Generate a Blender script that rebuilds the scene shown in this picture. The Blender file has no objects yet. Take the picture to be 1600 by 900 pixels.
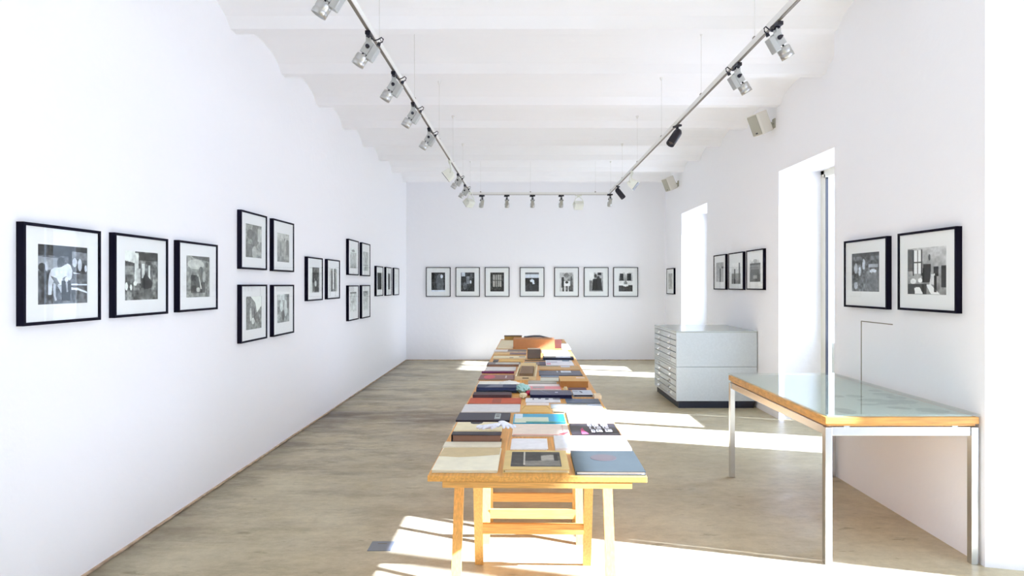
import bpy, bmesh, math, random
from mathutils import Vector, Matrix, Euler
C = bpy.context.scene
COL = C.collection
PI = math.pi
R = math.radians
random.seed(7)

# ------------------------------------------------------------------ camera, sky, sun, exposure
CAMZ = 1.45
cd = bpy.data.cameras.new('camera'); cam = bpy.data.objects.new('camera', cd); COL.objects.link(cam)
cam.location = (0, 0, CAMZ); cam.rotation_euler = (PI/2, 0, 0)
cd.sensor_width = 36; cd.lens = 22.5; cd.shift_x = -12/1600; cd.shift_y = -6/1600
cd.clip_start = .05; cd.clip_end = 200
C.camera = cam
C.view_settings.view_transform = 'Standard'; C.view_settings.look = 'None'
C.view_settings.gamma = 1; C.view_settings.use_curve_mapping = False
C.view_settings.exposure = 0.36
C.cycles.diffuse_bounces = 10; C.cycles.max_bounces = 16; C.cycles.transparent_max_bounces = 16
C.cycles.sample_clamp_indirect = 20
w = bpy.data.worlds.new('sky'); C.world = w; w.use_nodes = True
nt = w.node_tree; bg = nt.nodes['Background']
bg.inputs['Color'].default_value = (.66, .80, 1.04, 1); bg.inputs['Strength'].default_value = 4.6
sd = bpy.data.lights.new('sun', 'SUN'); sun = bpy.data.objects.new('sun', sd); COL.objects.link(sun)
sd.energy = 30; sd.angle = R(.9); sd.color = (.92, .99, 1.33)
sun.rotation_euler = Vector((-1, .29, -.600)).to_track_quat('-Z', 'Y').to_euler()
sun.location = (8, 0, 8)

# ------------------------------------------------------------------ materials
MATS = {}
def mat(name, col, rough=.6, metal=0, bump=0, bscale=60, var=0, vscale=8, spec=.5, stretch=None):
    if name in MATS: return MATS[name]
    m = bpy.data.materials.new(name); m.use_nodes = True; MATS[name] = m
    n = m.node_tree; b = n.nodes['Principled BSDF']
    b.inputs['Base Color'].default_value = (*col, 1); b.inputs['Roughness'].default_value = rough
    b.inputs['Metallic'].default_value = metal; b.inputs['Specular IOR Level'].default_value = spec
    if bump or var:
        tc = n.nodes.new('ShaderNodeTexCoord'); mp = n.nodes.new('ShaderNodeMapping')
        n.links.new(tc.outputs['Object'], mp.inputs['Vector'])
        if stretch: mp.inputs['Scale'].default_value = stretch
    if var:
        no = n.nodes.new('ShaderNodeTexNoise'); no.inputs['Scale'].default_value = vscale; no.inputs['Detail'].default_value = 6
        n.links.new(mp.outputs[0], no.inputs['Vector'])
        cr = n.nodes.new('ShaderNodeValToRGB')
        cr.color_ramp.elements[0].position = .35; cr.color_ramp.elements[1].position = .68
        cr.color_ramp.elements[0].color = (*[c*(1-var) for c in col], 1); cr.color_ramp.elements[1].color = (*[min(1, c*(1+var*.5)) for c in col], 1)
        n.links.new(no.outputs[0], cr.inputs[0]); n.links.new(cr.outputs[0], b.inputs['Base Color'])
    if bump:
        no = n.nodes.new('ShaderNodeTexNoise'); no.inputs['Scale'].default_value = bscale; no.inputs['Detail'].default_value = 4
        n.links.new(mp.outputs[0], no.inputs['Vector'])
        bp = n.nodes.new('ShaderNodeBump'); bp.inputs['Strength'].default_value = bump; bp.inputs['Distance'].default_value = .01
        n.links.new(no.outputs[0], bp.inputs['Height']); n.links.new(bp.outputs[0], b.inputs['Normal'])
    return m
def S(r, g, b):          # sRGB 0-255 to linear
    return tuple(((c/255)/12.92 if c/255 <= .04045 else ((c/255+.055)/1.055)**2.4) for c in (r, g, b))
def scol(r, g, b, rough=.6, var=.06):
    return mat('paper_%02x%02x%02x_%d' % (r, g, b, int(rough*10)), S(r, g, b), rough, var=var, vscale=25)

plaster = mat('white_plaster', (.885, .89, .918), .55, bump=.25, bscale=14, spec=.35)
ceilm = mat('ceiling_plaster', (.89, .895, .92), .8, bump=.4, bscale=7, spec=.2)
black = mat('black_frame_wood', S(12, 9, 30), .6, spec=.12)
matboard = mat('mat_board', (.86, .86, .86), .9)
silver = mat('brushed_silver', (.50, .51, .50), .42, .7)
lampm = mat('machined_lamp_head', (.50, .50, .49), .30, .95)
legm = mat('satin_steel_leg', (.60, .61, .62), .24, 1)
chrome = mat('polished_chrome', (.82, .83, .84), .12, 1)
alu = mat('rail_aluminium', (.80, .80, .78), .4, .2)
dark = mat('rail_bronze', (.22, .19, .16), .4, .4)
bplast = mat('black_plastic', S(18, 18, 36), .4)
whitemet = mat('white_enamel', S(228, 230, 220), .4)
lensm = mat('lamp_lens', S(70, 74, 86), .15)
refl = mat('lamp_reflector', (.8, .8, .8), .15, 1)
beige = mat('speaker_beige', S(226, 222, 212), .6)
grille = mat('speaker_grille', S(176, 174, 160), .8, bump=.3, bscale=300)
wood = mat('pine_board', S(230, 168, 84), .42, var=.22, vscale=5, stretch=(24, 1, 24))
woodleg = mat('pine_leg', S(236, 180, 100), .5, var=.2, vscale=5, stretch=(34, 34, 1.5))
woodx = mat('pine_edge', S(232, 172, 92), .5, var=.25, vscale=6, stretch=(1.5, 30, 30))
cabm = mat('cabinet_grey', S(196, 204, 208), .42, var=.04, vscale=40)
cabtop = mat('cabinet_top_grey', S(176, 184, 182), .18, spec=.7)
cabdark = mat('plinth_black', S(24, 30, 48), .5)
frm = mat('window_frame_white', S(216, 214, 202), .4)
gask = mat('window_gasket', S(12, 15, 24), .5)
rust = mat('skirting_gap', S(196, 172, 148), .9, var=.3, vscale=12)

def glass(name, tint, refl_strength=1.0, rough=.0, graze=.9):
    m = bpy.data.materials.new(name); m.use_nodes = True; n = m.node_tree; n.nodes.clear()
    o = n.nodes.new('ShaderNodeOutputMaterial'); t = n.nodes.new('ShaderNodeBsdfTransparent'); g = n.nodes.new('ShaderNodeBsdfGlossy')
    f = n.nodes.new('ShaderNodeLayerWeight'); f.inputs['Blend'].default_value = .5
    pw = n.nodes.new('ShaderNodeMath'); pw.operation = 'POWER'; pw.inputs[1].default_value = 5; n.links.new(f.outputs['Facing'], pw.inputs[0])
    mu = n.nodes.new('ShaderNodeMath'); mu.operation = 'MULTIPLY_ADD'; mu.inputs[1].default_value = graze; mu.inputs[2].default_value = .03*refl_strength; mu.use_clamp = True
    mx = n.nodes.new('ShaderNodeMixShader'); t.inputs[0].default_value = (*tint, 1); g.inputs['Roughness'].default_value = rough
    n.links.new(pw.outputs[0], mu.inputs[0]); n.links.new(mu.outputs[0], mx.inputs[0]); n.links.new(t.outputs[0], mx.inputs[1])
    n.links.new(g.outputs[0], mx.inputs[2]); n.links.new(mx.outputs[0], o.inputs[0])
    return m
gwin = glass('window_glass', (.95, .97, .97)); gpic = glass('picture_glass', (.99, 1, 1), .5, .0, .42)
gtab = glass('table_glass', (.94, .98, .96), 1.6)

def floor_mat():
    m = bpy.data.materials.new('worn_screed'); m.use_nodes = True; n = m.node_tree; b = n.nodes['Principled BSDF']; L = n.links.new
    tc = n.nodes.new('ShaderNodeTexCoord')
    def noise(scale, st, det=8, rough=.6, loc=(0, 0, 0)):
        mp = n.nodes.new('ShaderNodeMapping'); mp.inputs['Scale'].default_value = st; mp.inputs['Location'].default_value = loc
        no = n.nodes.new('ShaderNodeTexNoise'); no.inputs['Scale'].default_value = scale; no.inputs['Detail'].default_value = det; no.inputs['Roughness'].default_value = rough
        L(tc.outputs['Object'], mp.inputs[0]); L(mp.outputs[0], no.inputs['Vector']); return no.outputs[0]
    def ramp(src, p0, p1, c0, c1):
        r = n.nodes.new('ShaderNodeValToRGB'); r.color_ramp.elements[0].position = p0; r.color_ramp.elements[1].position = p1
        r.color_ramp.elements[0].color = (*c0, 1); r.color_ramp.elements[1].color = (*c1, 1); L(src, r.inputs[0]); return r.outputs[0]
    def mul(a, bb, f=1.0):
        x = n.nodes.new('ShaderNodeMix'); x.data_type = 'RGBA'; x.blend_type = 'MULTIPLY'; x.inputs[0].default_value = f
        L(a, x.inputs[6]); L(bb, x.inputs[7]); return x.outputs[2]
    base = ramp(noise(1.1, (1, 1.3, 1)), .3, .7, S(176, 163, 132), S(206, 196, 166))
    streak = ramp(noise(1.2, (.8, 2.4, 1), 14, .80), .43, .53, (.50, .46, .42), (1, 1, 1))
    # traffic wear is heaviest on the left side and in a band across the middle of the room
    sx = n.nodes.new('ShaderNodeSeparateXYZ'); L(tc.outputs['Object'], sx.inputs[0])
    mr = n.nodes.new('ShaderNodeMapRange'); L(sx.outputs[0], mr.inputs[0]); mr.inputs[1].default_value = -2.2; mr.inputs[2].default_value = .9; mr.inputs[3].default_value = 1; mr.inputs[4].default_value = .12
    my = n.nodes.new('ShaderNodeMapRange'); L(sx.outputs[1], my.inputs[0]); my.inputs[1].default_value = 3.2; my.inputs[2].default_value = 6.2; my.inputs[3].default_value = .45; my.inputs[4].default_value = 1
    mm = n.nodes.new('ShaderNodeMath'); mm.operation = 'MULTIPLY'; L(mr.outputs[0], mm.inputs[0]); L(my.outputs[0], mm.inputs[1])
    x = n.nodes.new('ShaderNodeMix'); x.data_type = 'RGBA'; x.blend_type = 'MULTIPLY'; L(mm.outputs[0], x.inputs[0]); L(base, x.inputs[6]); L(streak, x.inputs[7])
    c = x.outputs[2]
    fine = ramp(noise(9, (1, 1.6, 1), 12, .8), .36, .6, (.80, .79, .75), (1.04, 1.04, 1.04)); c = mul(c, fine)
    spots = ramp(noise(6, (.8, 2.0, 1), 4, .6, (3, 7, 0)), .30, .36, (.5, .47, .36), (1, 1, 1)); c = mul(c, spots, .6)
    # one old dark stain crosses the room on the left
    cy = n.nodes.new('ShaderNodeMath'); cy.operation = 'SUBTRACT'; L(sx.outputs[1], cy.inputs[0]); cy.inputs[1].default_value = 6.95
    ay = n.nodes.new('ShaderNodeMath'); ay.operation = 'ABSOLUTE'; L(cy.outputs[0], ay.inputs[0])
    nb = n.nodes.new('ShaderNodeMath'); nb.operation = 'MULTIPLY_ADD'; L(noise(1.6, (.7, 1.6, 1), 9, .75, (9, 2, 0)), nb.inputs[0]); nb.inputs[1].default_value = -2.6; nb.inputs[2].default_value = 1.65
    ad = n.nodes.new('ShaderNodeMath'); ad.operation = 'ADD'; L(ay.outputs[0], ad.inputs[0]); L(nb.outputs[0], ad.inputs[1])
    xr = n.nodes.new('ShaderNodeMapRange'); L(sx.outputs[0], xr.inputs[0]); xr.inputs[1].default_value = -.4; xr.inputs[2].default_value = .9; xr.inputs[3].default_value = 0; xr.inputs[4].default_value = 1.2
    ad2 = n.nodes.new('ShaderNodeMath'); ad2.operation = 'ADD'; L(ad.outputs[0], ad2.inputs[0]); L(xr.outputs[0], ad2.inputs[1])
    c = mul(c, ramp(ad2.outputs[0], .30, 1.05, (.44, .38, .33), (1, 1, 1)))
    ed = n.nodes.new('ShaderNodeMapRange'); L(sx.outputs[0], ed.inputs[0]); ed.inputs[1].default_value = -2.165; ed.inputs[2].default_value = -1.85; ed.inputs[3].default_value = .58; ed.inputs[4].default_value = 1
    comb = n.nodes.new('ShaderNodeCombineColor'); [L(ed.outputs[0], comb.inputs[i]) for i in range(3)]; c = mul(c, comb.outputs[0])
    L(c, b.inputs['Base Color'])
    rg = ramp(noise(3, (1, 2, 1)), .3, .7, (.28,)*3, (.5,)*3); L(rg, b.inputs['Roughness'])
    b.inputs['Specular IOR Level'].default_value = .5
    bp = n.nodes.new('ShaderNodeBump'); bp.inputs['Strength'].default_value = .15; bp.inputs['Distance'].default_value = .01
    L(noise(9, (1, 1, 1), 8), bp.inputs['Height']); L(bp.outputs[0], b.inputs['Normal'])
    return m
floorm = floor_mat()
vcm = bpy.data.materials.new('photographic_print'); vcm.use_nodes = True
_n = vcm.node_tree; _a = _n.nodes.new('ShaderNodeAttribute'); _a.attribute_name = 'Col'
_n.links.new(_a.outputs['Color'], _n.nodes['Principled BSDF'].inputs['Base Color']); _n.nodes['Principled BSDF'].inputs['Roughness'].default_value = .5

# ------------------------------------------------------------------ mesh helpers
class MB:
    def __init__(s): s.bm = bmesh.new(); s.mats = []; s.cur = 0
    def m(s, material):
        if material not in s.mats: s.mats.append(material)
        s.cur = s.mats.index(material); return s
    def face(s, vs, smooth=False):
        try: f = s.bm.faces.new(vs)
        except ValueError: return
        f.material_index = s.cur; f.smooth = smooth; return f
    def prism(s, pts, z0, z1, M=None):
        M = M or Matrix()
        a = [s.bm.verts.new(M @ Vector((x, y, z0))) for x, y in pts]; b = [s.bm.verts.new(M @ Vector((x, y, z1))) for x, y in pts]
        n = len(pts); s.face(a[::-1]); s.face(b)
        for i in range(n): s.face([a[i], a[(i+1) % n], b[(i+1) % n], b[i]])
        return s
    def box(s, c, sz, M=None, bev=0):
        x, y, z = [v/2 for v in sz]; M = (M or Matrix()) @ Matrix.Translation(c)
        if bev:
            t = bmesh.new(); bmesh.ops.create_cube(t, size=1)
            for v in t.verts: v.co = Vector((v.co.x*sz[0], v.co.y*sz[1], v.co.z*sz[2]))
            bmesh.ops.bevel(t, geom=t.edges[:], offset=bev, segments=2, affect='EDGES', profile=.5)
            mp = {v: s.bm.verts.new(M @ v.co) for v in t.verts}
            for f in t.faces: s.face([mp[v] for v in f.verts])
            t.free(); return s
        return s.prism([(-x, -y), (x, -y), (x, y), (-x, y)], -z, z, M)
    def cyl(s, p0, p1, r0, r1=None, n=20, caps=True):
        r1 = r0 if r1 is None else r1; p0 = Vector(p0); p1 = Vector(p1); d = (p1-p0).normalized()
        q = d.to_track_quat('Z', 'Y').to_matrix()
        ring = lambda p, r: [s.bm.verts.new(p + q @ Vector((r*math.cos(2*PI*i/n), r*math.sin(2*PI*i/n), 0))) for i in range(n)]
        a, b = ring(p0, r0), ring(p1, r1)
        for i in range(n): s.face([a[i], a[(i+1) % n], b[(i+1) % n], b[i]], True)
        if caps: s.face(a[::-1]); s.face(b)
        return s
    def lathe(s, p, d, prof, n=24):
        p = Vector(p); q = Vector(d).normalized().to_track_quat('Z', 'Y').to_matrix(); rings = []
        for r, h in prof: rings.append([s.bm.verts.new(p + q @ Vector((r*math.cos(2*PI*i/n), r*math.sin(2*PI*i/n), h))) for i in range(n)])
        for a, b in zip(rings, rings[1:]):
            for i in range(n): s.face([a[i], a[(i+1) % n], b[(i+1) % n], b[i]], True)
        s.face(rings[0][::-1]); s.face(rings[-1]); return s
    def tube(s, pts, r, n=8):
        pts = [Vector(p) for p in pts]; rings = []
        for i, p in enumerate(pts):
            d = (pts[min(i+1, len(pts)-1)] - pts[max(i-1, 0)]).normalized(); q = d.to_track_quat('Z', 'Y').to_matrix()
            rings.append([s.bm.verts.new(p + q @ Vector((r*math.cos(2*PI*k/n), r*math.sin(2*PI*k/n), 0))) for k in range(n)])
        for a, b in zip(rings, rings[1:]):
            for i in range(n): s.face([a[i], a[(i+1) % n], b[(i+1) % n], b[i]], True)
        s.face(rings[0][::-1]); s.face(rings[-1]); return s
    def build(s, name, material=None, parent=None, loc=None):
        me = bpy.data.meshes.new(name)
        bmesh.ops.recalc_face_normals(s.bm, faces=s.bm.faces[:])
        s.bm.to_mesh(me); s.bm.free()
        for mm in (s.mats or [material]): me.materials.append(mm)
        o = bpy.data.objects.new(name, me); COL.objects.link(o)
        if parent: o.parent = parent
        if loc: o.location = loc
        return o
def empty(name, loc, rz=0):
    o = bpy.data.objects.new(name, None); COL.objects.link(o); o.location = loc; o.rotation_euler = (0, 0, rz); o.empty_display_size = .1; return o
def tag(o, label=None, cat=None, group=None, kind=None):
    if label: o['label'] = label
    if cat: o['category'] = cat
    if group: o['group'] = group
    if kind: o['kind'] = kind
    return o
def kids(o): return [c for c in list(bpy.data.objects) if c.parent == o]
def copy_tree(o, parent=None):
    c = o.copy(); COL.objects.link(c); c.parent = parent
    for ch in kids(o): copy_tree(ch, c)
    return c
def struct(o, label=None): o['kind'] = 'structure'; return o
def at(px, py, Y): return Vector(((px-812)/1000*Y, Y, CAMZ-(py-444)/1000*Y))     # a measured point of the photo at distance Y

# ------------------------------------------------------------------ room
XL, XF, XN, XO, YB, YF = -2.165, 2.78, 2.385, 3.36, 12.2, -4.2
HT = 3.95
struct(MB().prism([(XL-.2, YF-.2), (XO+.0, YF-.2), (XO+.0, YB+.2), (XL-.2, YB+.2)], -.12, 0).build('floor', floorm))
struct(MB().prism([(XL-.22, YF-.2), (XL, YF-.2), (XL, YB+.2), (XL-.22, YB+.2)], 0, HT).build('wall_left', plaster))
struct(MB().prism([(XL, YB), (XO, YB), (XO, YB+.2), (XL, YB+.2)], 0, HT).build('wall_back', plaster))
struct(MB().prism([(XL, YF-.2), (XO, YF-.2), (XO, YF), (XL, YF)], 0, HT).build('wall_front', plaster))
ZH = 2.658
b = MB()
for y0, y1, x, splay0, splay1 in ((10.99, YB, XF, 0, 0), (6.864, 9.49, XF, 0, 0), (4.85, 5.20, XF, 0, 0), (YF, -1.9, XN, 0, 0)):
    b.prism([(x, y0), (XO, y0), (XO, y1), (x, y1)], 0, HT)
b.prism([(XN, 3.28), (XO-.2, 3.07), (XO, 3.07), (XO, 4.85), (XN, 4.85)], 0, HT)
b.prism([(XN, .1), (XO, .1), (XO, 1.3), (XN, 1.15)], 0, HT)
for y0, y1, x in ((9.49, 10.99, XF), (5.20, 6.864, XF)): b.prism([(x, y0), (XO, y0), (XO, y1), (x, y1)], ZH, HT)
b.prism([(3.12, 1.25), (XO, 1.3), (XO, 3.07), (3.12, 3.07)], ZH, HT)
b.prism([(XN, -1.9), (XO, -1.9), (XO, .1), (XN, .1)], ZH, HT)
struct(b.build('wall_right', plaster))
# vaulted ceiling: shallow caps spanning between flat ribs
ribs = [-4.3, -3.3, -2.3, -1.3, -.3, .7, 1.75, 2.8, 3.82, 4.84, 5.86, 6.87, 7.87, 8.87, 9.89, 10.9, 11.92, 12.95]
bm = MB(); prof = []
for a_, c_ in zip(ribs, ribs[1:]):
    w0 = .05; y0 = a_+w0; y1 = c_-w0; prof.append((a_-w0, 3.36))
    for k in range(13):
        t = k/12; yy = y0+(y1-y0)*t; prof.append((yy, 3.36 + .135*(1-(2*t-1)**2)**.62))
prof = [(y, z) for y, z in prof if YF-.2 < y < YB+.2]
prof = [(YF-.2, 3.36)]+prof+[(YB+.2, prof[-1][1])]
bot0 = [bm.bm.verts.new((XL-.2, y, z)) for y, z in prof]; bot1 = [bm.bm.verts.new((XO, y, z)) for y, z in prof]
top0 = [bm.bm.verts.new((XL-.2, y, HT+.1)) for y, z in prof]; top1 = [bm.bm.verts.new((XO, y, HT+.1)) for y, z in prof]
for i in range(len(prof)-1):
    bm.face([bot0[i], bot0[i+1], bot1[i+1], bot1[i]]); bm.face([top0[i], top0[i+1], top1[i+1], top1[i]])
    bm.face([bot0[i], bot0[i+1], top0[i+1], top0[i]]); bm.face([bot1[i], bot1[i+1], top1[i+1], top1[i]])
bm.face([bot0[0], bot1[0], top1[0], top0[0]]); bm.face([bot0[-1], bot1[-1], top1[-1], top0[-1]])
struct(bm.build('ceiling', ceilm))
# ragged gap at the wall foot
b = MB()
for k in range(60):
    y0 = YF + k*(YB-YF)/60; b.box((XL+.006, y0+.137, .006+.003*random.random()), (.012+.006*random.random(), .274, .009))
struct(b.build('baseboard_left', rust))
b = MB()
for k in range(20):
    x0 = XL+.02 + k*.247; b.box((x0+.12, YB-.006, .005+.003*random.random()), (.247, .012+.006*random.random(), .012))
struct(b.build('baseboard_back', rust))
# ground outside
struct(MB().prism([(XO, -14), (22, -14), (22, 26), (XO, 26)], -.4, -.15).build('trim_1', mat('pavement', S(190, 186, 178), .9, var=.15, vscale=2)))
# hatch seam on the pier
b = MB(); hs = mat('hatch_seam', S(120, 112, 96), .9)
yh = XN*1000/(1346-812)
b.box((XN-.001, yh, .985), (.003, .005, .415)); 
y2 = XN*1000/(1395-812)
b.box((XN-.001, (yh+y2)/2, 1.192), (.003, yh-y2, .005), Matrix())
struct(b.build('trim_2', hs))

def window(n, y0, y1, frame_far=.1, frame_near=.1, shadow_caster=True, yc=None, post=0):
    x0, x1 = 3.23, 3.30
    yc = yc or (y0+frame_near+y1-frame_far)/2
    root = struct(empty('window_%d' % n, (x0, (y0+y1)/2, 0)))
    ox, oy = -x0, -(y0+y1)/2
    M = Matrix.Translation((ox, oy, 0))
    f = MB().m(frm)
    f.box(((x0+x1)/2, y1-frame_far*.3, ZH/2), (.07, frame_far*.6, ZH), M); f.box(((x0+x1)/2, y0+frame_near*.3, ZH/2), (.07, frame_near*.6, ZH), M)
    f.box(((x0+x1)/2, (y0+y1)/2, ZH-.02), (.07, y1-y0, .04), M); f.box(((x0+x1)/2, (y0+y1)/2, .02), (.07, y1-y0, .04), M)
    if post: f.box(((x0+x1)/2+.02, yc, ZH/2), (.05, post, ZH-.06), M)
    struct(f.build('window_frame', frm, root))
    for s, (a, c) in enumerate(((y0+frame_near*.6, yc-.004), (yc+.004, y1-frame_far*.6))):
        g = MB().m(frm); st = .04
        g.box((x0+.02, a+st/2, ZH/2), (.05, st, ZH-.08), M, .006); g.box((x0+.02, c-st/2, ZH/2), (.05, st, ZH-.08), M, .006)
        g.box((x0+.02, (a+c)/2, ZH-.06), (.05, c-a, .04), M); g.box((x0+.02, (a+c)/2, .07), (.05, c-a, .06), M)
        g.m(gask)
        for yy in (a+st, c-st): g.box((x0+.012, yy, ZH/2), (.03, .005, ZH-.16), M)
        sash = struct(g.build('window_sash', frm, root))
        struct(MB().box((x0+.025, (a+c)/2, ZH/2), (.006, c-a-2*st, ZH-.14), M).build('pane', gwin, sash))
        if shadow_caster and s == 1:  # unseen panel, added to cast the dark patch on the floor
            struct(MB().box((x0+.045, (a+c)/2-.02, .45), (.012, c-a-2*st-.04, .78), M).build('shadow_panel', frm, sash))
        h = MB().box((x0-.012, (yc+.03 if s else yc-.03), 1.05), (.012, .025, .13), M, .004); h.cyl(Vector((x0-.05+ox, (yc+.03 if s else yc-.03)+oy, 1.08)), Vector((x0-.01+ox, (yc+.03 if s else yc-.03)+oy, 1.08)), .008)
        if s: h.box((x0-.05, yc+.07, 1.08), (.014, .1, .018), M, .004)
        struct(h.build('window_handle', silver, sash))
window(1, 1.28, 3.07, .26, .12, False, 2.25, .13); window(2, 5.20, 6.864, .12, .12); window(3, 9.49, 10.99, .12, .12); window(4, -1.9, .1, .12, .12, False)

# ------------------------------------------------------------------ prints
def hsh(i, j, s):
    v = math.sin(i*127.1+j*311.7+s*74.7)*43758.5453; return v-math.floor(v)
def vnoise(x, y, s):
    i, j = math.floor(x), math.floor(y); fx, fy = x-i, y-j; fx = fx*fx*(3-2*fx); fy = fy*fy*(3-2*fy)
    return (hsh(i, j, s)*(1-fx)+hsh(i+1, j, s)*fx)*(1-fy)+(hsh(i, j+1, s)*(1-fx)+hsh(i+1, j+1, s)*fx)*fy
def inside(s, u, v):
    k = s[0]
    if k == 'r': return s[1] <= u <= s[3] and s[2] <= v <= s[4]
    if k == 'e': return ((u-s[1])/s[3])**2+((v-s[2])/s[4])**2 <= 1
    pts = s[1]; c = False; j = len(pts)-1
    for i in range(len(pts)):
        if (pts[i][1] > v) != (pts[j][1] > v) and u < (pts[j][0]-pts[i][0])*(v-pts[i][1])/(pts[j][1]-pts[i][1])+pts[i][0]: c = not c
        j = i
    return c
def print_mesh(w_, h_, spec, nx, origin, ax, ay, seed):
    """a printed photograph: spec = (base tones top/bottom, noise, shapes, tint); origin is its top-left corner, ax right, ay down"""
    ny = max(4, int(nx*h_/w_)); base, nz, shapes, tint = spec
    vs, fs, cols = [], [], []
    for j in range(ny+1):
        for i in range(nx+1):
            u, v = i/nx, j/ny; vs.append(origin+ax*(u*w_)+ay*(v*h_))
            g = base[0]*(1-v)+base[1]*v; k = nz
            for s in shapes:
                if inside(s, u, v): g = s[-1]; k = nz*.5
            g = .46+(g-.46)*1.22
            g += k*1.35*((vnoise(u*8, v*8, seed)-.5)+(vnoise(u*22, v*22, seed+5)-.5)*.8+(hsh(i, j, seed)-.5)*.3)
            g = min(.97, max(.03, g)); lin = g**2.2
            cols.append((lin*tint[0], lin*tint[1], lin*tint[2], 1))
    for j in range(ny):
        for i in range(nx):
            a = j*(nx+1)+i; fs.append((a, a+nx+1, a+nx+2, a+1))
    me = bpy.data.meshes.new('photo_print'); me.from_pydata(vs, [], fs)
    at_ = me.color_attributes.new('Col', 'FLOAT_COLOR', 'POINT')
    for i, c in enumerate(cols): at_.data[i].color = c
    me.materials.append(vcm)
    o = bpy.data.objects.new('photo_print', me); COL.objects.link(o); return o
WARM = (1, 1, .95); COOL = (.9, .97, 1.08); NEU = (1, 1, 1)
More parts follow.
